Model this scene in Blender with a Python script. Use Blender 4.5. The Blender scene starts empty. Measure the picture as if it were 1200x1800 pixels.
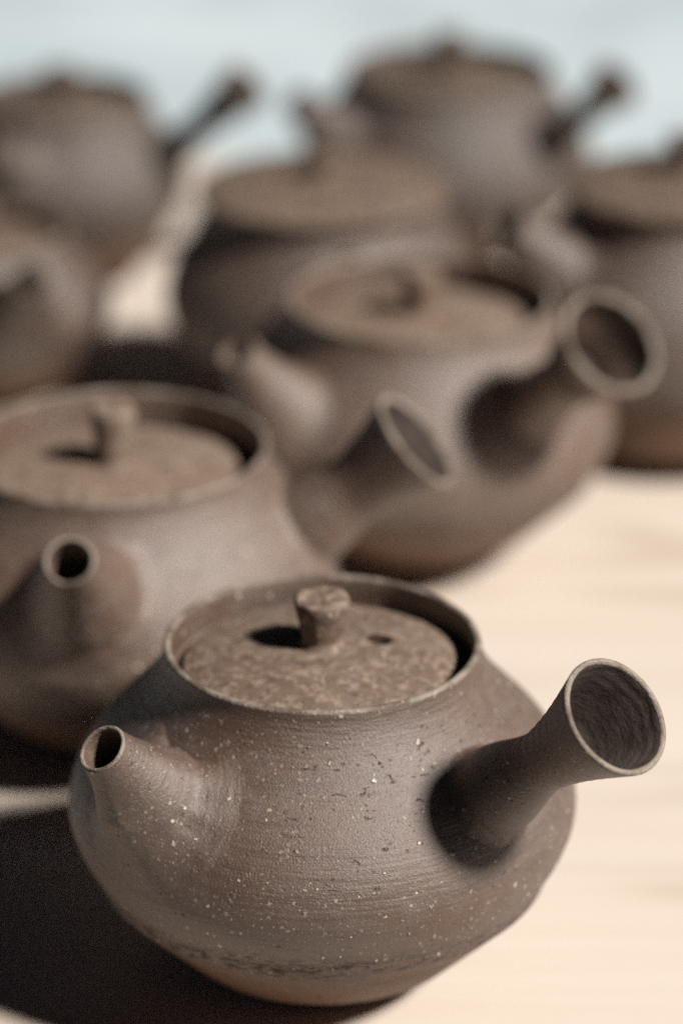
import bpy, bmesh, math, random
from math import sin, cos, tan, pi, radians, hypot, sqrt
from mathutils import Vector, Matrix, noise as mnoise

random.seed(4)
scene = bpy.context.scene
col = scene.collection

# ------------------------------------------------------------------ camera
TABLE_Z = 0.74                      # height of the table top above the ground
CAM_H = 0.366                       # camera above the table top
PITCH = 23.5
cam_d = bpy.data.cameras.new('camera')
cam = bpy.data.objects.new('camera', cam_d)
col.objects.link(cam)
cam.location = (0, 0, TABLE_Z + CAM_H)
cam.rotation_euler = (radians(90 - PITCH), 0, 0)
cam_d.sensor_fit = 'AUTO'
cam_d.sensor_width = 36.0
cam_d.lens = 104.0
cam_d.clip_start = 0.02
cam_d.clip_end = 2000
cam_d.dof.use_dof = True
cam_d.dof.focus_distance = 0.605
cam_d.dof.aperture_fstop = 5.3
cam_d.dof.aperture_blades = 9
scene.camera = cam

# ------------------------------------------------------------------ sky and sun
SUN_EL, SUN_AZ = 45.0, -30.0          # azimuth measured from +X (right) towards +Y (away)
world = bpy.data.worlds.new('World')
scene.world = world
world.use_nodes = True
nt = world.node_tree
nt.nodes.clear()
sky = nt.nodes.new('ShaderNodeTexSky')
sky.sky_type = 'NISHITA'
sky.sun_disc = False
sky.sun_elevation = radians(SUN_EL)
sky.sun_rotation = radians(90 - SUN_AZ)
sky.altitude = 2500
sky.air_density = 0.04
sky.ozone_density = 0.0
sky.dust_density = 0.35
bg = nt.nodes.new('ShaderNodeBackground')
bg.inputs['Strength'].default_value = 0.05
out = nt.nodes.new('ShaderNodeOutputWorld')
nt.links.new(sky.outputs[0], bg.inputs[0])
nt.links.new(bg.outputs[0], out.inputs[0])

sun_d = bpy.data.lights.new('sun', 'SUN')
sun_d.energy = 5.0
sun_d.angle = radians(6.5)
sun_d.color = (1.0, 0.962, 0.91)
sun = bpy.data.objects.new('sun', sun_d)
col.objects.link(sun)
L = Vector((cos(radians(SUN_EL)) * cos(radians(SUN_AZ)), cos(radians(SUN_EL)) * sin(radians(SUN_AZ)), sin(radians(SUN_EL))))
sun.rotation_euler = L.to_track_quat('Z', 'Y').to_euler()
sun.location = (2, 0, 3)

vs = scene.view_settings
vs.view_transform = 'Standard'
vs.look = 'None'
vs.exposure = 0.35
vs.gamma = 1.0
vs.use_curve_mapping = False
scene.render.engine = 'CYCLES'
scene.cycles.use_denoising = False
scene.cycles.max_bounces = 6
scene.cycles.sample_clamp_indirect = 1.5
scene.cycles.sample_clamp_direct = 12.0

# ------------------------------------------------------------------ material helpers
class NT:
    def __init__(s, name):
        s.m = bpy.data.materials.new(name)
        s.m.use_nodes = True
        s.t = s.m.node_tree
        s.t.nodes.clear()
        s.out = s.t.nodes.new('ShaderNodeOutputMaterial')
        s.p = s.t.nodes.new('ShaderNodeBsdfPrincipled')
        s.t.links.new(s.p.outputs[0], s.out.inputs[0])
    def n(s, kind, **kw):
        nd = s.t.nodes.new('ShaderNode' + kind)
        for k, v in kw.items():
            if k in nd.inputs.keys():
                s.link(v, nd.inputs[k])
            else:
                setattr(nd, k, v)
        return nd
    def link(s, v, sock):
        if hasattr(v, 'is_output'):
            s.t.links.new(v, sock)
        else:
            sock.default_value = v
    def math(s, op, a, b=0.0, c=0.0):
        nd = s.t.nodes.new('ShaderNodeMath')
        nd.operation = op
        for i, v in enumerate((a, b, c)):
            s.link(v, nd.inputs[i])
        return nd.outputs[0]
    def ramp(s, v, a, b, lo=0.0, hi=1.0):
        nd = s.t.nodes.new('ShaderNodeMapRange')
        nd.interpolation_type = 'SMOOTHSTEP'
        s.link(v, nd.inputs['Value'])
        nd.inputs['From Min'].default_value = a
        nd.inputs['From Max'].default_value = b
        nd.inputs['To Min'].default_value = lo
        nd.inputs['To Max'].default_value = hi
        return nd.outputs[0]
    def mix(s, f, a, b, mode='MIX'):
        nd = s.t.nodes.new('ShaderNodeMix')
        nd.data_type = 'RGBA'
        nd.blend_type = mode
        s.link(f, nd.inputs['Factor'])
        s.link(a, nd.inputs[6])
        s.link(b, nd.inputs[7])
        return nd.outputs[2]
    def noise(s, vec, scale, detail=4, rough=0.55, dist=0.0):
        return s.n('TexNoise', Vector=vec, Scale=scale, Detail=detail, Roughness=rough, Distortion=dist).outputs['Fac']
    def mapping(s, vec, scale=(1, 1, 1), loc=(0, 0, 0), rot=(0, 0, 0)):
        return s.n('Mapping', Vector=vec, Scale=scale, Location=loc, Rotation=rot).outputs[0]

def c4(r, g, b):
    return (r, g, b, 1.0)

def clay(name, warm=0.5, root=None, seed=0.0, rough=0.50, dark=1.0, spec=0.9, grit=1.0, lid=False, trim=0.0):
    """unglazed fired clay: brown body, grey bloom, pale grit, pits and throwing lines"""
    k = NT(name)
    tc = k.n('TexCoord')
    ob = k.mapping(tc.outputs['Object'], loc=(seed, seed * 0.7, seed * 1.3))
    uv = k.mapping(tc.outputs['UV'], loc=(seed * 3, seed, 0))
    big = k.noise(ob, 38, 3, 0.5)
    mid = k.noise(ob, 190, 4, 0.6)
    fine = k.noise(ob, 2300, 3, 0.7)
    rings = k.noise(k.mapping(uv, scale=(26, 900, 1)), 1.0, 4, 0.6)      # streaks that run round the pot
    drag = k.noise(k.mapping(uv, scale=(60, 420, 1), rot=(0, 0, 0.10)), 1.0, 5, 0.7, 0.4)
    rings2 = k.noise(k.mapping(uv, scale=(7, 330, 1)), 1.0, 3, 0.55, 0.3)
    scr = k.noise(k.mapping(uv, scale=(900, 38, 1), rot=(0, 0, 0.25)), 1.0, 2, 0.5)
    scr = k.math('MULTIPLY', k.ramp(scr, 0.72, 0.78), k.ramp(k.noise(ob, 85, 2), 0.55, 0.62))
    brown = c4(0.102 * dark, 0.053 * dark, 0.031 * dark)
    grey = c4(0.118 * dark, 0.076 * dark, 0.055 * dark)
    deep = c4(0.058 * dark, 0.036 * dark, 0.027 * dark)
    if lid:                          # lids are fired a little yellower than the bodies
        brown, grey, deep = c4(0.104 * dark, 0.069 * dark, 0.050 * dark), c4(0.122 * dark, 0.090 * dark, 0.070 * dark), c4(0.058 * dark, 0.039 * dark, 0.029 * dark)
    f = k.ramp(k.math('ADD', big, k.math('MULTIPLY', mid, 0.5)), 0.62 + 0.14 * (warm - 0.5), 0.92 + 0.14 * (warm - 0.5))
    colr = k.mix(f, brown, grey)
    colr = k.mix(k.ramp(rings, 0.54, 0.76, 0, 0.6), colr, deep)
    colr = k.mix(k.ramp(rings2, 0.50, 0.68, 0, 0.45), colr, deep)
    colr = k.mix(k.math('MULTIPLY', scr, 0.6), colr, grey)
    colr = k.mix(k.ramp(mid, 0.52, 0.72, 0, 0.35), colr, c4(0.155 * dark, 0.104 * dark, 0.074 * dark))
    colr = k.mix(k.ramp(fine, 0.58, 0.75, 0, 0.45), colr, c4(0.25 * dark, 0.19 * dark, 0.15 * dark))
    # pale grit
    jit = k.n('TexNoise', Vector=ob, Scale=1100.0, Detail=2.0)
    jv = k.n('VectorMath', operation='MULTIPLY_ADD')
    k.link(jit.outputs['Color'], jv.inputs[0])
    jv.inputs[1].default_value = (0.0011, 0.0011, 0.0011)
    k.link(ob, jv.inputs[2])
    obj_ = jv.outputs[0]
    def grains(scale, keep, r1, off):
        v = k.n('TexVoronoi', Vector=k.mapping(obj_, loc=(off, off, off)), Scale=scale, Randomness=1.0)
        rnd = k.n('SeparateColor', Color=v.outputs['Color'])
        size = k.math('MULTIPLY', k.math('SUBTRACT', rnd.outputs[0], keep), r1 / max(1e-3, 1 - keep))
        return k.ramp(k.math('SUBTRACT', size, v.outputs['Distance']), -0.02, 0.05), rnd.outputs[1]
    patch = k.ramp(k.noise(ob, 75, 2, 0.5), 0.36, 0.64)
    if trim:                          # the coarse clay shows most on the lower half, less rubbed than the shoulder
        zs = k.n('SeparateXYZ', Vector=tc.outputs['Object']).outputs[2]
        patch = k.math('MAXIMUM', patch, k.ramp(zs, trim * 1.15, trim * 1.6, 1.0, 0.0))
    g1, t1 = grains(430, 0.76, 0.29, 3.1)
    g2, t2 = grains(780, 0.36, 0.38, 7.7)
    g3, t3 = grains(1500, 0.30, 0.42, 17.7)
    g1 = k.math('MULTIPLY', g1, grit)
    g2 = k.math('MULTIPLY', k.math('MULTIPLY', g2, k.math('ADD', 0.2, k.math('MULTIPLY', patch, 0.8))), 0.8 * grit)
    g3 = k.math('MULTIPLY', k.math('MULTIPLY', g3, k.math('ADD', 0.3, k.math('MULTIPLY', patch, 0.7))), 0.5 * grit)
    gcol = k.mix(t1, c4(0.24, 0.175, 0.125), c4(0.66, 0.57, 0.46))
    colr = k.mix(g3, colr, c4(0.28, 0.225, 0.18))
    colr = k.mix(g2, colr, k.mix(t2, c4(0.22, 0.165, 0.125), c4(0.48, 0.40, 0.31)))
    colr = k.mix(g1, colr, gcol)
    # pits and drag cracks
    p1, q1 = grains(600, 0.70, 0.26, 13.3)
    crack = k.math('MULTIPLY', k.ramp(drag, 0.62, 0.70), k.ramp(k.noise(ob, 60, 2), 0.46, 0.60))
    hole = k.math('MAXIMUM', k.math('MULTIPLY', p1, 0.8), crack)
    colr = k.mix(k.math('MULTIPLY', hole, 0.7), colr, c4(0.035, 0.025, 0.021))
    if trim:                          # turned foot: raw brown clay under a torn trimming line
        sp = k.n('SeparateXYZ', Vector=tc.outputs['Object'])
        zz = k.math('ADD', sp.outputs[2], k.math('MULTIPLY', k.math('SUBTRACT', k.noise(ob, 70, 3), 0.5), 0.005))
        low = k.ramp(zz, trim * 0.62, trim * 1.12, 1.0, 0.0)
        torn = k.noise(k.mapping(uv, scale=(90, 1100, 1)), 1.0, 4, 0.65)
        band = k.math('MULTIPLY', k.ramp(zz, trim * 0.74, trim * 0.92), k.ramp(zz, trim * 0.98, trim * 1.12, 1.0, 0.0))
        torn = k.math('MULTIPLY', k.ramp(torn, 0.50, 0.62), band)
        colr = k.mix(k.math('MULTIPLY', low, 0.6), colr, k.mix(mid, c4(0.120, 0.062, 0.036), c4(0.185, 0.104, 0.066)))
        hole = k.math('MAXIMUM', hole, torn)
        colr = k.mix(k.math('MULTIPLY', torn, 0.75), colr, c4(0.035, 0.024, 0.019))
    if lid:
        blot = k.ramp(k.noise(ob, 420, 3, 0.6, 0.5), 0.50, 0.62)
        colr = k.mix(k.math('MULTIPLY', blot, 0.75), colr, c4(0.33, 0.245, 0.185))
        blot2 = k.ramp(k.noise(k.mapping(ob, loc=(3, 1, 2)), 300, 3, 0.6, 0.5), 0.54, 0.66)
        colr = k.mix(k.math('MULTIPLY', blot2, 0.6), colr, c4(0.075, 0.053, 0.042))
    if root is not None:             # handle's shadow painted round its root, off by default
        d = k.n('VectorMath', operation='DISTANCE')
        k.link(tc.outputs['Object'], d.inputs[0])
        d.inputs[1].default_value = root
        dd = k.math('ADD', d.outputs['Value'], k.math('MULTIPLY', k.math('SUBTRACT', k.noise(ob, 120, 3), 0.5), 0.010))
        root_shade = k.ramp(dd, 0.0115, 0.0185, 0.85, 0.0)
        colr = k.mix(k.math('MULTIPLY', root_shade, k.math('SUBTRACT', 1.0, k.math('MULTIPLY', g1, 0.8))), colr, c4(0.052, 0.060, 0.062))
    k.link(colr, k.p.inputs['Base Color'])
    k.link(k.math('ADD', rough, k.math('ADD', k.math('MULTIPLY', k.math('SUBTRACT', mid, 0.5), 0.22), k.math('MULTIPLY', hole, 0.3))), k.p.inputs['Roughness'])
    k.p.inputs['Specular IOR Level'].default_value = spec
    if trim:
        k.link(k.math('MULTIPLY', spec, k.math('SUBTRACT', 1.0, k.math('MULTIPLY', low, 0.8))), k.p.inputs['Specular IOR Level'])
    k.p.inputs['IOR'].default_value = 1.63 if spec > 0.6 else 1.5
    h = k.math('ADD', k.math('MULTIPLY', rings, 0.45), k.math('MULTIPLY', rings2, 0.55))
    h = k.math('ADD', h, k.math('MULTIPLY', fine, 0.40))
    h = k.math('ADD', h, k.math('MULTIPLY', mid, 0.18))
    h = k.math('ADD', h, k.math('MULTIPLY', g1, 0.85))
    h = k.math('ADD', h, k.math('MULTIPLY', g2, 0.55))
    h = k.math('ADD', h, k.math('MULTIPLY', g3, 0.3))
    h = k.math('SUBTRACT', h, k.math('MULTIPLY', hole, 0.9))
    b = k.n('Bump', Strength=1.0, Distance=0.00048, Height=h)
    k.link(b.outputs[0], k.p.inputs['Normal'])
    return k.m

def lip_material(name, seed):  # rubbed lip clay, with sunlight on the edge painted into its paler colour
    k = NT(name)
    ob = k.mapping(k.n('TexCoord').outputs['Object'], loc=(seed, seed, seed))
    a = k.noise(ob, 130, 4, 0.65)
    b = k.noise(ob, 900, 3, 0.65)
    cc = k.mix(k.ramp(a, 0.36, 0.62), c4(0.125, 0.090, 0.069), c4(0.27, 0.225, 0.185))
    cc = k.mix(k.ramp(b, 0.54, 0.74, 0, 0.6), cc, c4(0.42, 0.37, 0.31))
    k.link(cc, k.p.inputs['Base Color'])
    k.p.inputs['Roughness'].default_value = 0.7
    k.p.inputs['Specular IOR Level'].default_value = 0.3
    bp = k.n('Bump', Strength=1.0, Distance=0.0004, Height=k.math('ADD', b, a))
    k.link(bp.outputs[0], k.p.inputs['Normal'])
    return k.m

def inside_material(name, seed):
    """smoked, unsmoothed clay inside the hollow handle"""
    k = NT(name)
    ob = k.mapping(k.n('TexCoord').outputs['Object'], loc=(seed, seed, seed))
    a = k.noise(ob, 160, 4, 0.65)
    b = k.noise(ob, 620, 4, 0.7, 0.5)
    c = k.noise(ob, 1800, 3, 0.7)
    cc = k.mix(k.ramp(a, 0.35, 0.65), c4(0.085, 0.064, 0.055), c4(0.125, 0.097, 0.084))
    cc = k.mix(k.ramp(c, 0.56, 0.74, 0, 0.6), cc, c4(0.17, 0.135, 0.115))
    cc = k.mix(k.ramp(b, 0.62, 0.74, 0, 0.5), cc, c4(0.030, 0.023, 0.020))
    k.link(cc, k.p.inputs['Base Color'])
    k.p.inputs['Roughness'].default_value = 0.85
    k.p.inputs['Specular IOR Level'].default_value = 0.2
    rg = k.noise(k.mapping(k.n('TexCoord').outputs['UV'], scale=(5, 240, 1)), 1.0, 3, 0.6, 0.4)
    h = k.math('ADD', k.math('MULTIPLY', a, 0.8), k.math('ADD', k.math('MULTIPLY', b, 0.6), k.math('ADD', k.math('MULTIPLY', c, 0.25), k.math('MULTIPLY', rg, 0.55))))
    bp = k.n('Bump', Strength=1.0, Distance=0.00024, Height=h)
    k.link(bp.outputs[0], k.p.inputs['Normal'])
    return k.m

def chip_material():
    k = NT('pale_grit')
    f = k.noise(k.n('TexCoord').outputs['Object'], 900, 3)
    k.link(k.mix(f, c4(0.42, 0.33, 0.24), c4(0.70, 0.62, 0.52)), k.p.inputs['Base Color'])
    k.p.inputs['Roughness'].default_value = 0.6
    return k.m

def wood_material():
    k = NT('pale_wood')
    tc = k.n('TexCoord')
    ob = tc.outputs['Object']
    warp = k.noise(k.mapping(ob, scale=(2.2, 6, 6)), 1.0, 2, 0.5)
    st = k.mapping(ob, scale=(3.0, 60, 60), rot=(0, 0, 0.10))
    g = k.noise(st, 1.0, 5, 0.55, 0.6)
    fib = k.noise(k.mapping(ob, scale=(22, 700, 700), rot=(0, 0, 0.08)), 1.0, 3, 0.6)
    st2 = k.mapping(ob, scale=(7, 75, 20), rot=(0, 0, 0.22), loc=(0.4, 0.1, 0))
    g2 = k.noise(st2, 1.0, 3, 0.5, 0.5)
    base = k.mix(k.ramp(warp, 0.35, 0.7), c4(0.67, 0.59, 0.515), c4(0.64, 0.55, 0.465))
    rg = k.noise(k.mapping(ob, scale=(1.6, 7.5, 7.5), rot=(0, 0, 0.28), loc=(0.31, 0.2, 0)), 1.0, 2, 0.45, 0.3)
    ring = k.math('ABSOLUTE', k.math('SUBTRACT', k.math('FRACT', k.math('MULTIPLY', rg, 16.0)), 0.5))
    late = k.math('MULTIPLY', k.ramp(ring, 0.22, 0.5), k.ramp(k.noise(ob, 9, 2), 0.40, 0.60))
    base = k.mix(k.math('MULTIPLY', late, 0.75), base, c4(0.49, 0.40, 0.325))
    base = k.mix(k.ramp(g, 0.42, 0.70, 0, 0.3), base, c4(0.58, 0.475, 0.385))
    base = k.mix(k.ramp(g2, 0.62, 0.76, 0, 0.40), base, c4(0.47, 0.39, 0.32))
    base = k.mix(k.ramp(fib, 0.5, 0.8, 0, 0.25), base, c4(0.58, 0.47, 0.37))
    k.link(base, k.p.inputs['Base Color'])
    k.p.inputs['Roughness'].default_value = 0.6
    k.p.inputs['Specular IOR Level'].default_value = 0.25
    b = k.n('Bump', Strength=0.4, Distance=0.0004, Height=fib)
    k.link(b.outputs[0], k.p.inputs['Normal'])
    return k.m

def pavement_material():
    k = NT('pale_concrete')
    tc = k.n('TexCoord')
    ob = tc.outputs['Object']
    a = k.noise(k.mapping(ob, scale=(1.6, 1.1, 1)), 1.0, 4, 0.55)
    s = k.noise(k.mapping(ob, scale=(1.2, 5.0, 1), rot=(0, 0, 0.15)), 1.0, 3, 0.5, 0.5)
    f = k.noise(ob, 60, 4, 0.6)
    cc = k.mix(k.ramp(a, 0.35, 0.65), c4(0.45, 0.53, 0.56), c4(0.55, 0.615, 0.645))
    cc = k.mix(k.ramp(s, 0.50, 0.68, 0, 0.75), cc, c4(0.33, 0.395, 0.425))
    pt = k.noise(k.mapping(ob, scale=(4.2, 2.6, 1), loc=(0.6, 0.2, 0)), 1.0, 3, 0.6, 0.4)
    cc = k.mix(k.ramp(pt, 0.47, 0.64, 0, 0.7), cc, c4(0.33, 0.385, 0.41))
    cc = k.mix(k.ramp(f, 0.5, 0.8, 0, 0.2), cc, c4(0.41, 0.45, 0.46))
    k.link(cc, k.p.inputs['Base Color'])
    k.p.inputs['Roughness'].default_value = 0.8
    return k.m

def dark_ground_material():
    k = NT('dark_ground')
    ob = k.n('TexCoord').outputs['Object']
    f = k.noise(ob, 90, 4, 0.7)
    a = k.noise(ob, 0.9, 3, 0.5)
    cc = k.mix(k.ramp(f, 0.35, 0.7), c4(0.035, 0.034, 0.033), c4(0.075, 0.072, 0.068))
    cc = k.mix(k.ramp(a, 0.4, 0.7, 0, 0.4), cc, c4(0.085, 0.08, 0.075))
    k.link(cc, k.p.inputs['Base Color'])
    k.p.inputs['Roughness'].default_value = 0.85
    return k.m

# ------------------------------------------------------------------ object helpers
CM = 0.01

def link_mesh(name, bm, mats, parent=None, smooth=True, sharp=None):
    me = bpy.data.meshes.new(name)
    bmesh.ops.recalc_face_normals(bm, faces=bm.faces)
    for f in bm.faces:
        f.smooth = smooth
    bm.to_mesh(me)
    bm.free()
    if not isinstance(mats, (list, tuple)):
        mats = [mats]
    for m in mats:
        me.materials.append(m)
    if sharp is not None:
        me.set_sharp_from_angle(angle=radians(sharp))
    o = bpy.data.objects.new(name, me)
    col.objects.link(o)
    o.parent = parent
    return o

def empty(name, loc, label, cat, group=None):
    o = bpy.data.objects.new(name, None)
    o.empty_display_size = 0.03
    col.objects.link(o)
    o.location = loc
    o['label'] = label
    o['category'] = cat
    if group:
        o['group'] = group
    return o

def curve_pts(ctrl, per=7):
    """centripetal-like Catmull-Rom through 2D control points"""
    res = []
    n = len(ctrl)
    for i in range(n - 1):
        p0 = ctrl[max(i - 1, 0)]
        p1, p2 = ctrl[i], ctrl[i + 1]
        p3 = ctrl[min(i + 2, n - 1)]
        d01 = max(1e-6, hypot(p1[0] - p0[0], p1[1] - p0[1])) ** 0.5
        d12 = max(1e-6, hypot(p2[0] - p1[0], p2[1] - p1[1])) ** 0.5
        d23 = max(1e-6, hypot(p3[0] - p2[0], p3[1] - p2[1])) ** 0.5
        for j in range(per):
            t = j / per
            o = []
            for a in range(2):
                if i == 0:
                    m1 = (p2[a] - p1[a])
                else:
                    m1 = ((p1[a] - p0[a]) / d01 - (p2[a] - p0[a]) / (d01 + d12) + (p2[a] - p1[a]) / d12) * d12
                if i == n - 2:
                    m2 = (p2[a] - p1[a])
                else:
                    m2 = ((p2[a] - p1[a]) / d12 - (p3[a] - p1[a]) / (d12 + d23) + (p3[a] - p2[a]) / d23) * d12
                h00 = 2 * t**3 - 3 * t**2 + 1
                h10 = t**3 - 2 * t**2 + t
                h01 = -2 * t**3 + 3 * t**2
                h11 = t**3 - t**2
                o.append(h00 * p1[a] + h10 * m1 + h01 * p2[a] + h11 * m2)
            res.append((max(o[0], 0.0), o[1]))
    res.append(tuple(ctrl[-1]))
    return res

def skin_rings(bm, rings, mat_of=None, vs_=None, close_start=False, close_end=False):
    """rings: list of lists of points (closed loops of equal length); UV = (turn, length in metres)"""
    uvl = bm.loops.layers.uv.verify()
    vr = [[bm.verts.new(p) for p in r] for r in rings]
    n = len(rings[0])
    run = 0.0
    vlen = [0.0]
    for i in range(1, len(rings)):
        run += (Vector(rings[i][0]) - Vector(rings[i - 1][0])).length
        vlen.append(run)
    for i in range(len(rings) - 1):
        for j in range(n):
            q = [vr[i][j], vr[i][(j + 1) % n], vr[i + 1][(j + 1) % n], vr[i + 1][j]]
            if len({v.index if v.index >= 0 else id(v) for v in q}) < 4:
                pass
            f = bm.faces.new(q)
            us = [j / n, (j + 1) / n, (j + 1) / n, j / n]
            vv = [vlen[i], vlen[i], vlen[i + 1], vlen[i + 1]]
            for lp, u, v in zip(f.loops, us, vv):
                lp[uvl].uv = (u, v)
            if mat_of:
                f.material_index = mat_of(i)
    if close_start:
        f = bm.faces.new(vr[0]); f.material_index = mat_of(0) if mat_of else 0
    if close_end:
        f = bm.faces.new(vr[-1]); f.material_index = mat_of(len(rings) - 2) if mat_of else 0
    return vr

def lathe_rings(prof, seg, wob=0.0, seed=0.0, a0=pi / 2):
    rings = []
    for (r, z) in prof:
        ring = []
        for j in range(seg):
            a = a0 + 2 * pi * j / seg
            k = 1.0
            dz = 0.0
            if wob:
                k += wob * mnoise.noise(Vector((cos(a) * 0.9 + seed, sin(a) * 0.9, z * 0.22)))
                k += wob * 0.35 * mnoise.noise(Vector((cos(a) * 3.1 + seed, sin(a) * 3.1, z * 0.9)))
                dz = wob * 2.2 * mnoise.noise(Vector((cos(a) * 1.3 + seed, sin(a) * 1.3, 5.0 + z * 0.1)))
            ring.append((r * k * cos(a) * CM, r * k * sin(a) * CM, (z + dz * min(1, z / 3)) * CM))
        rings.append(ring)
    return rings

# ------------------------------------------------------------------ the pots
F_PROFILE = [(1.95, 0.0), (2.15, 0.15), (2.87, 0.72), (3.75, 1.5), (4.58, 2.3), (5.16, 3.0), (5.52, 3.65), (5.67, 4.3),
             (5.5, 5.1), (5.05, 5.85), (4.45, 6.5), (3.95, 7.05), (3.66, 7.5), (3.52, 7.86), (3.49, 8.1)]

def body_profile(R, rim, h, base=2.1):
    """the front pot's contour stretched to another widest radius, rim radius and height"""
    pts = []
    for (r, z) in F_PROFILE:
        if z <= 4.3:
            t = (r - 1.95) / (5.67 - 1.95)
            rr = base + t * (R - base)
        else:
            t = (r - 3.49) / (5.67 - 3.49)
            rr = rim + t * (R - rim)
        pts.append((rr, z * h / 8.1))
    return pts

class Surface:
    def __init__(s, prof):
        s.prof = prof
    def radius(s, z):
        p = s.prof
        if z <= p[0][1]: return p[0][0]
        if z >= p[-1][1]: return p[-1][0]
        for i in range(len(p) - 1):
            if p[i][1] <= z <= p[i + 1][1]:
                d = p[i + 1][1] - p[i][1]
                t = 0 if d < 1e-9 else (z - p[i][1]) / d
                return p[i][0] + t * (p[i + 1][0] - p[i][0])
        return p[-1][0]
    def g(s, q):
        return hypot(q.x, q.y) - s.radius(q.z)
    def normal(s, q):
        e = 0.03
        v = Vector([(s.g(q + u) - s.g(q - u)) for u in (Vector((e, 0, 0)), Vector((0, e, 0)), Vector((0, 0, e)))])
        return v.normalized()
    def project(s, q):
        for _ in range(6):
            n = s.normal(q)
            e = 0.02
            slope = (s.g(q + n * e) - s.g(q - n * e)) / (2 * e)
            q = q - n * (s.g(q) / max(0.2, slope))
        return q
    def hit(s, p, d):
        """first point of the surface on the ray from p along d"""
        q = p.copy()
        step = 0.05
        best, bq = 1e9, q.copy()
        for i in range(300):
            v = s.g(q)
            if v < best:
                best, bq = v, q.copy()
            if v <= 0:
                a, b = q - d * step, q
                for _ in range(24):
                    m = (a + b) * 0.5
                    if s.g(m) > 0: a = m
                    else: b = m
                return b
            q = q + d * step
        return bq

def frame_of(d):
    up = Vector((0, 0, 1))
    sx = d.cross(up).normalized()
    uy = sx.cross(d).normalized()
    return sx, uy

def tube_on_body(surf, az, el, z_root, length, rad, fillet, lift, inner, mats, name, parent, seg=72, cut=0.0, wob=0.012, seed=0.0, rib=0.0, bend=0.0, nlen=40, hoff=0.0):
    """a hollow tube that grows out of the body through a fillet: rad(t) outer radius over t 0..1,
    inner = list of (depth from the mouth in cm, radius)"""
    A = radians(az)
    horiz = Vector((cos(A), sin(A), 0))
    d = Vector((cos(A) * cos(radians(el)), sin(A) * cos(radians(el)), sin(radians(el))))
    sx, uy = frame_of(d)
    zc = z_root
    root = Vector((surf.radius(zc) * cos(A), surf.radius(zc) * sin(A), zc)) + sx * hoff
    far = root + d * 6
    r0 = rad(0)
    rings = []
    P1, P2, S0 = [], [], []
    for j in range(seg):
        ph = 2 * pi * j / seg + pi / 2
        e = sx * cos(ph) + uy * sin(ph)
        p1 = surf.hit(far + e * r0, -d)
        n1 = surf.normal(p1)
        p2 = surf.project(p1 + (e - n1 * e.dot(n1)).normalized() * fillet)
        n2 = surf.normal(p2)
        tau = (p2 - p1).dot(n2) / max(0.25, d.dot(n2))       # where the tube's side meets the tangent plane at p2
        p1 = p1 + d * max(-0.3, min(1.1, tau))
        P1.append(p1)
        P2.append(p2 - n2 * 0.012)
        S0.append((p1 - root).dot(d))
    def bent(p, s):
        if not bend: return p
        t = max(0.0, s / length)
        return p + Vector((0, 0, 1)) * bend * t * t
    nf = 9
    for i in range(nf):
        t = i / nf
        ring = []
        for j in range(seg):
            q2 = P2[j]
            q1 = P1[j]
            q0 = P1[j] + d * lift
            p = q2 * (1 - t)**2 + q1 * 2 * t * (1 - t) + q0 * t * t
            p = p + surf.normal(p) * 0.03 * t * (1 - t) * 4 * mnoise.noise(Vector((cos(2 * pi * j / seg) * 5 + seed, sin(2 * pi * j / seg) * 5, t * 2.5)))
            ring.append(p)
        rings.append(ring)
    for i in range(nlen + 1):
        t = i / nlen
        ring = []
        for j in range(seg):
            ph = 2 * pi * j / seg + pi / 2
            e = sx * cos(ph) + uy * sin(ph)
            s0 = S0[j] + lift
            s1 = length + cut * sin(ph)
            s = s0 + (s1 - s0) * t
            r = rad(t)
            r *= 1 + wob * t * mnoise.noise(Vector((cos(ph) + seed, sin(ph), t * 1.5)))
            if rib:
                r += rib * sin(s * 21 + 2.0 * mnoise.noise(Vector((cos(ph), sin(ph), s + seed)))) * max(0.0, 1 - abs(t - 0.55) / 0.35)
            ring.append(bent(root + d * s + e * r, s))
        rings.append(ring)
    n_out = len(rings)
    rm = rad(1.0)
    r_in = inner[0][1]
    th = rm - r_in
    # rounded lip
    for a in (35, 75, 105, 145):
        ring = []
        for j in range(seg):
            ph = 2 * pi * j / seg + pi / 2
            e = sx * cos(ph) + uy * sin(ph)
            chip = 0.05 * max(0.0, mnoise.noise(Vector((cos(ph) * 4 + seed, sin(ph) * 4, 2.0)))) * th
            s1 = length + cut * sin(ph) + 0.5 * th * sin(radians(a)) * 0.9 - chip
            r = rm - 0.5 * th + 0.5 * th * cos(radians(a))
            r *= 1 + wob * mnoise.noise(Vector((cos(ph) + seed, sin(ph), 1.5)))
            ring.append(bent(root + d * s1 + e * r, s1))
        rings.append(ring)
    n_lip = len(rings)
    ip = curve_pts([(b, -a) for a, b in inner], 10)
    for (r, dep) in ip:
        ring = []
        for j in range(seg):
            ph = 2 * pi * j / seg + pi / 2
            e = sx * cos(ph) + uy * sin(ph)
            s = length + cut * sin(ph) * max(0, 1 + dep / 1.5) + dep
            rr = r * (1 + 0.018 * mnoise.noise(Vector((cos(ph) * 1.5 + seed, sin(ph) * 1.5, dep * 1.2)))
                      + 0.003 * sin(dep * 26 + 3 * mnoise.noise(Vector((cos(ph) * 2, sin(ph) * 2, dep))))
                      + 0.005 * mnoise.noise(Vector((cos(ph) * 3 + seed, sin(ph) * 3, dep * 5))))
            ring.append(bent(root + d * s + e * rr, s))
        rings.append(ring)
    bm = bmesh.new()
    def which(i):
        if i >= n_lip: return min(1, len(mats) - 2)
        return len(mats) - 1 if i >= n_out - 1 else 0
    vr = skin_rings(bm, [[tuple(p * CM) for p in r] for r in rings], mat_of=which, close_end=True)
    o = link_mesh(name, bm, mats, parent)
    return o, root

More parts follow.
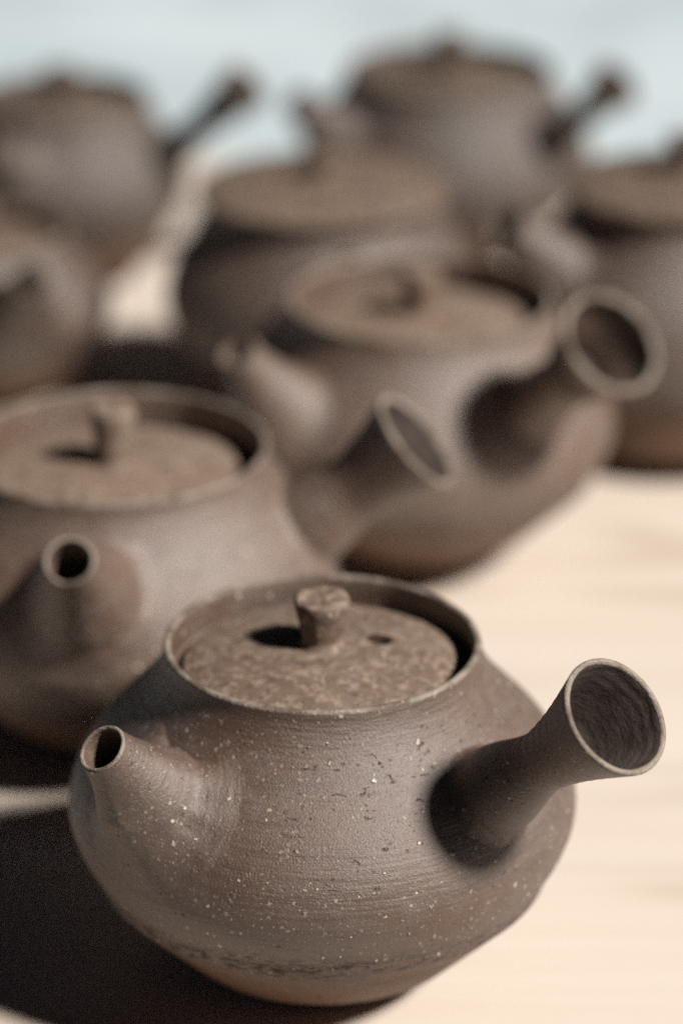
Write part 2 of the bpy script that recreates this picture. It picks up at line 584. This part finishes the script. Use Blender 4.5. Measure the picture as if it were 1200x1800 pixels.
def handle_radius(w_root, w_waist, w_mouth, twaist=0.42):
    def f(t):
        if t < twaist:
            k = t / twaist
            k = k * k * (3 - 2 * k)
            return w_root + (w_waist - w_root) * k
        k = (t - twaist) / (1 - twaist)
        return w_waist + (w_mouth - w_waist) * (0.35 * k + 0.65 * k * k * (1.7 - 0.7 * k))
    return f

def spout_radius(w_root, w_mouth, p=1.8):
    def f(t):
        return w_mouth + (w_root - w_mouth) * (1 - t) ** p
    return f

TABLE = TABLE_Z

def teapot(x, y, label, R=5.67, rim=3.49, h=8.1, lid='recessed', spout=None, handle=None, knob=(0.61, 0.43, 1.22),
           warm=0.5, seed=0.0, seg=160, root_shade=False, lid_dome=0.40, hole=None, lid_turn=0.0, base=1.95, rough=0.55, chips=0, tone=1.0, lid_drop=0.5):
    t = empty('teapot', (x * CM, y * CM, TABLE), label, 'teapot', 'unglazed clay teapots on the table')
    ctrl = body_profile(R, rim, h, base)
    outer = curve_pts(ctrl, 8)
    surf = Surface(outer)
    th = 0.17
    lip = []
    rr, zz = outer[-1]
    for a in (30, 60, 90, 120, 150):
        lip.append((rr - th / 2 + th / 2 * cos(radians(a)), zz + th * 0.42 * sin(radians(a))))
    seat = h - lid_drop - 0.22
    inner = [(rr - th, zz), (rr - th + 0.02, zz - 0.25), (rr - th + 0.02, seat + 0.05), (rr - th - 0.06, seat), (rr - 0.85, seat - 0.02),
             (rr - 0.88, seat - 0.2), (rr - 0.4, seat - 0.6), (R * 0.8, h * 0.7), (R - 0.3, h * 0.5), (R - 0.6, h * 0.33), (base + 1.4, 0.9), (base * 0.6, 0.45), (0.02, 0.42)]
    foot = [(0.02, 0.06), (base * 0.55, 0.06), (base - 0.35, 0.05), (base - 0.2, 0.0)]
    prof = foot + outer + lip + inner
    root_pt = None
    if handle:
        A = radians(handle['az'])
        zr = handle['z']
        root_pt = (surf.radius(zr) * cos(A) * CM, surf.radius(zr) * sin(A) * CM, zr * CM)
    m_body = clay('clay_body_%g' % seed, warm, root_pt if root_shade else None, seed, rough, dark=tone, trim=0.0305 * h / 8.1)
    m_lip = lip_material('clay_worn_sunlit_lip_%g' % seed, seed)
    m_lid = clay('clay_lid_%g' % seed, warm + 0.3, None, seed + 2.0, rough + 0.12, spec=0.4, lid=True, dark=1.6 * min(tone, 1.25) * (0.75 if tone < 0.7 else 0.92 if tone < 0.9 else 1.0))
    m_in = inside_material('clay_inside_%g' % seed, seed)
    n_o = len(foot) + len(outer) + len(lip) + 3
    bm = bmesh.new()
    n_l = len(foot) + len(outer)
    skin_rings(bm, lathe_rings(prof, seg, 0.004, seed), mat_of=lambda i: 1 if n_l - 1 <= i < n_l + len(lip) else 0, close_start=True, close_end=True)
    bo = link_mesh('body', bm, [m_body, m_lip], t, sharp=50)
    if spout:
        s = dict(spout)
        w_r, w_m = s.get('root', 1.15), s.get('mouth', 0.54)
        tube_on_body(surf, s['az'], s['el'], s['z'], s['len'], spout_radius(w_r, w_m, s.get('p', 1.5)), s.get('fillet', 0.9), s.get('lift', 0.5),
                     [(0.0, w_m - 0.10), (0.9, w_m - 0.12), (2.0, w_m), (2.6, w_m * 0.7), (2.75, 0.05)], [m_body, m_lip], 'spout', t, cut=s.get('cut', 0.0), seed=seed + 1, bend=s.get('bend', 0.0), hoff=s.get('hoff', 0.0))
    if handle:
        s = dict(handle)
        wr, ww, wm = s.get('root', 0.85), s.get('waist', 0.63), s.get('mouth', 1.30)
        tube_on_body(surf, s['az'], s['el'], s['z'], s['len'], handle_radius(wr, ww, wm, s.get('tw', 0.42)), s.get('fillet', 0.28), s.get('lift', 0.25),
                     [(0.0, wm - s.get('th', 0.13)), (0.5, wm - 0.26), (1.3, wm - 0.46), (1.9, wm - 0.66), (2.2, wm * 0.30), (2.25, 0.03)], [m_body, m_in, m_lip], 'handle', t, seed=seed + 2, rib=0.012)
    if chips:                         # coarse stones standing proud of the clay
        rnd = random.Random(int(seed) + 5)
        bm = bmesh.new()
        roots = [(radians(q['az']), q['z']) for q in (spout, handle) if q]
        made = 0
        while made < chips:
            a, z = rnd.uniform(-pi, pi), rnd.uniform(1.6, h - 0.5)
            r = surf.radius(z)
            if any(hypot(r * ((a - ra + pi) % (2 * pi) - pi), z - rz) < 2.2 for ra, rz in roots):
                continue
            p = Vector((r * cos(a), r * sin(a), z))
            n = surf.normal(p)
            sz = 0.016 + 0.036 * rnd.random() ** 2.5
            M = Matrix.Translation((p - n * sz * 0.25) * CM) @ Matrix.Rotation(rnd.uniform(0, 6), 4, Vector((rnd.uniform(-1, 1), rnd.uniform(-1, 1), rnd.uniform(-1, 1))).normalized())
            M = M @ Matrix.Diagonal((sz * CM * rnd.uniform(0.7, 1.3), sz * CM * rnd.uniform(0.6, 1.1), sz * CM * rnd.uniform(0.5, 0.9), 1))
            vv = bmesh.ops.create_icosphere(bm, subdivisions=1, radius=1.0, matrix=M)['verts']
            for v in vv:
                v.co += Vector((rnd.uniform(-1, 1), rnd.uniform(-1, 1), rnd.uniform(-1, 1))) * sz * CM * 0.25
            k_ = 1 if rnd.random() < 0.4 else 0
            for f in {f for v in vv for f in v.link_faces}:
                f.material_index = k_
            made += 1
        go = link_mesh('grit', bm, [m_lip, chip_material()], bo, smooth=False)
        go['kind'] = 'stuff'
    # lid
    kr, kb, kh = knob
    if lid == 'recessed':
        lr = rim - 0.42
        ze = h - lid_drop
        lp = [(0.02, seat - 0.25), (lr - 0.8, seat - 0.25), (lr - 0.75, ze - 0.12), (lr - 0.06, ze - 0.10), (lr, ze - 0.05), (lr - 0.02, ze + 0.0), (lr - 0.12, ze + 0.04)]
        top = [(lr * k, ze + 0.04 + lid_dome * (1 - (k * k))) for k in (0.9, 0.75, 0.6, 0.45, 0.3, 0.15)]
        lp += top + [(0.02, ze + 0.04 + lid_dome)]
    else:
        lr = rim + 0.28
        ze = h + 0.07
        lp = [(0.02, h - 0.3), (rim - 0.5, h - 0.3), (rim - 0.45, ze + 0.01), (lr - 0.08, ze + 0.01), (lr, ze + 0.08), (lr - 0.05, ze + 0.19), (lr - 0.2, ze + 0.24)]
        top = [(lr * k, ze + 0.24 + lid_dome * (1 - (k * k))) for k in (0.88, 0.75, 0.6, 0.45, 0.3, 0.15)]
        lp += top + [(0.02, ze + 0.24 + lid_dome)]
    bm = bmesh.new()
    skin_rings(bm, lathe_rings(curve_pts(lp, 3), 96, 0.004, seed + 3), close_start=True, close_end=True)
    lo = link_mesh('lid', bm, m_lid, t, sharp=50)
    zt = lp[-1][1]
    if hole:
        hx, hy, hr = hole
        bm = bmesh.new()
        bmesh.ops.create_cone(bm, cap_ends=True, segments=24, radius1=hr * CM, radius2=hr * CM, depth=0.02, matrix=Matrix.Translation((hx * CM, hy * CM, zt * CM)))
        cut = link_mesh('steam_hole_cutter', bm, clay('clay_hole_shade_%g' % seed, 0.5, None, seed, 0.9, dark=0.35, spec=0.1, grit=0.0), t)  # darker hole wall, the shade inside painted into its colour
        md = lo.modifiers.new('hole', 'BOOLEAN')
        md.operation = 'DIFFERENCE'
        md.object = cut
        md.solver = 'EXACT'
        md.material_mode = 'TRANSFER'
        bpy.context.view_layer.update()
        dg = bpy.context.evaluated_depsgraph_get()
        nm = bpy.data.meshes.new_from_object(lo.evaluated_get(dg))
        nm.name = 'lid'
        lo.modifiers.clear()
        lo.data = nm
        bpy.data.objects.remove(cut)
    z0 = zt - 0.06
    kp = [(kb + 0.16, z0), (kb + 0.05, z0 + 0.09), (kb, z0 + 0.2), (kb + 0.03, z0 + 0.35), (kb + (kr - kb) * 0.65, z0 + kh * 0.62), (kr, z0 + kh * 0.88), (kr - 0.02, z0 + kh * 0.96),
          (kr - 0.09, z0 + kh), (kr * 0.6, z0 + kh - 0.01), (kr * 0.3, z0 + kh - 0.035), (0.02, z0 + kh - 0.045)]
    bm = bmesh.new()
    skin_rings(bm, lathe_rings(curve_pts(kp, 5), 64, 0.03, seed + 4), close_end=True)
    link_mesh('knob', bm, m_lid, lo, sharp=60)
    return t

# ------------------------------------------------------------------ setting: ground and table
bm = bmesh.new()
bmesh.ops.create_grid(bm, x_segments=8, y_segments=8, size=150)
g = link_mesh('pavement', bm, dark_ground_material(), None)  # unseen ground made dark to cut bounce light on the pots
g['kind'] = 'structure'
g.location = (0, 60, 0)
bm = bmesh.new()
bmesh.ops.create_grid(bm, x_segments=40, y_segments=8, size=1)
for v in bm.verts:
    v.co = Vector((v.co.x * 30, 7.0 + v.co.y * 4.4, 0.004))
g = link_mesh('path', bm, pavement_material(), None)
g['kind'] = 'structure'

wood = wood_material()

def box(bm, x0, x1, y0, y1, z0, z1, bev=0.0):
    r = bmesh.ops.create_cube(bm, size=1)
    for v in r['verts']:
        v.co = Vector(((x0 + x1) / 2 + v.co.x * (x1 - x0), (y0 + y1) / 2 + v.co.y * (y1 - y0), (z0 + z1) / 2 + v.co.z * (z1 - z0)))
    if bev:
        es = list({e for v in r['verts'] for e in v.link_edges})
        bmesh.ops.bevel(bm, geom=es, offset=bev, segments=3, profile=0.5, affect='EDGES')

table = empty('wooden_table', (0, 0.62, 0), 'pale wooden table under all the clay teapots', 'table')
TX0, TX1, TY0, TY1 = -0.205, 0.46, -0.135, 0.605  # left and front ends, out of view, kept short to limit bounce light
bm = bmesh.new()
box(bm, TX0, TX1, TY0, TY1, TABLE_Z - 0.03, TABLE_Z, 0.003)
link_mesh('tabletop', bm, wood, table, sharp=40)
for lx in (TX0 + 0.07, TX1 - 0.07):
    for ly in (TY0 + 0.07, TY1 - 0.07):
        bm = bmesh.new()
        box(bm, lx - 0.03, lx + 0.03, ly - 0.03, ly + 0.03, 0.0, TABLE_Z - 0.0305, 0.003)
        link_mesh('leg', bm, wood, table, sharp=40)
for (x0, x1, y0, y1) in ((TX0 + 0.102, TX1 - 0.102, TY0 + 0.06, TY0 + 0.08), (TX0 + 0.102, TX1 - 0.102, TY1 - 0.08, TY1 - 0.06),
                         (TX0 + 0.06, TX0 + 0.08, TY0 + 0.102, TY1 - 0.102), (TX1 - 0.08, TX1 - 0.06, TY0 + 0.102, TY1 - 0.102)):
    bm = bmesh.new()
    box(bm, x0, x1, y0, y1, TABLE_Z - 0.11, TABLE_Z - 0.031, 0.002)
    link_mesh('apron', bm, wood, table, sharp=40)

# ------------------------------------------------------------------ the eight pots, front to back
teapot(-0.42, 58.4, 'sharply seen brown clay teapot at the front with recessed lid and open flared side handle',
       spout=dict(az=224, el=50, z=6.08, len=2.2, root=1.12, mouth=0.55, fillet=1.3, lift=0.35, p=1.5),
       handle=dict(az=-42, el=43, z=6.1, len=4.3, root=0.97, waist=0.66, mouth=1.28),
       hole=(1.25, 0.42, 0.28), seed=0.0, seg=224, chips=420)
teapot(-5.8, 70.0, 'greyish clay teapot at the left behind the front pot, its spout pointing at the viewer',
       R=5.75, rim=3.95, h=8.0, spout=dict(az=265, el=45, z=6.1, len=2.4, root=1.35, mouth=0.62, fillet=0.8, lift=0.3),
       handle=dict(az=-8, el=42, z=6.1, len=3.7, root=1.1, waist=0.92, mouth=1.40, th=0.17), knob=(0.58, 0.46, 1.55), seed=11.0, tone=1.15, warm=0.2, lid_drop=0.85)
teapot(2.3, 81.5, 'grey-brown clay teapot in the middle with large open side handle and small spout',
       R=5.75, rim=3.87, h=7.95, spout=dict(az=220, el=58, z=5.6, len=2.7, root=1.25, mouth=0.56, fillet=0.8),
       handle=dict(az=-50, el=43, z=6.1, len=3.9, root=0.95, waist=0.78, mouth=1.55, th=0.2), knob=(0.58, 0.46, 1.35), seed=23.0, tone=1.1, warm=0.25, lid_drop=0.85)
teapot(10.9, 90.8, 'brown clay teapot at the right edge behind the open handle of the middle pot',
       R=5.5, rim=3.5, h=8.3, lid='cap', spout=dict(az=206, el=42, z=6.4, len=2.4, root=1.15, mouth=0.75),
       handle=dict(az=-15, el=43, z=5.8, len=5.0), seed=31.0, base=3.4, tone=0.72)
teapot(-0.6, 93.2, 'round brown clay pot with broad flat lid directly behind the middle teapot',
       R=5.25, rim=3.85, h=7.45, lid='cap', spout=dict(az=278, el=48, z=5.4, len=2.2, root=1.1, mouth=0.55), knob=(0.62, 0.5, 0.75), seed=42.0, tone=0.75)
teapot(-12.2, 95.0, 'clay teapot cut off by the left edge, half of its round side showing',
       R=4.4, rim=3.0, h=5.6, spout=dict(az=-66, el=45, z=4.0, len=2.3, root=1.1, mouth=0.6),
       handle=dict(az=204, el=43, z=4.0, len=4.6), seed=53.0, tone=0.72)
teapot(-10.4, 107.0, 'dark clay teapot at the upper left with slim handle rising to its right',
       R=4.6, rim=3.25, h=6.95, spout=dict(az=245, el=45, z=5.2, len=2.2, root=1.15, mouth=0.6),
       handle=dict(az=-25, el=43, z=5.0, len=4.7, mouth=0.95, waist=0.5, root=0.7), seed=64.0, tone=0.5, rough=0.68)
teapot(4.1, 110.0, 'farthest clay teapot at the top with knobbed lid and slim upraised side handle',
       R=5.5, rim=3.95, h=7.15, spout=dict(az=210, el=45, z=5.2, len=2.3, root=1.15, mouth=0.6),
       handle=dict(az=-38, el=45, z=5.3, len=3.6, mouth=0.98, waist=0.5, root=0.7), knob=(0.6, 0.48, 1.6), seed=75.0, tone=0.5, rough=0.68)
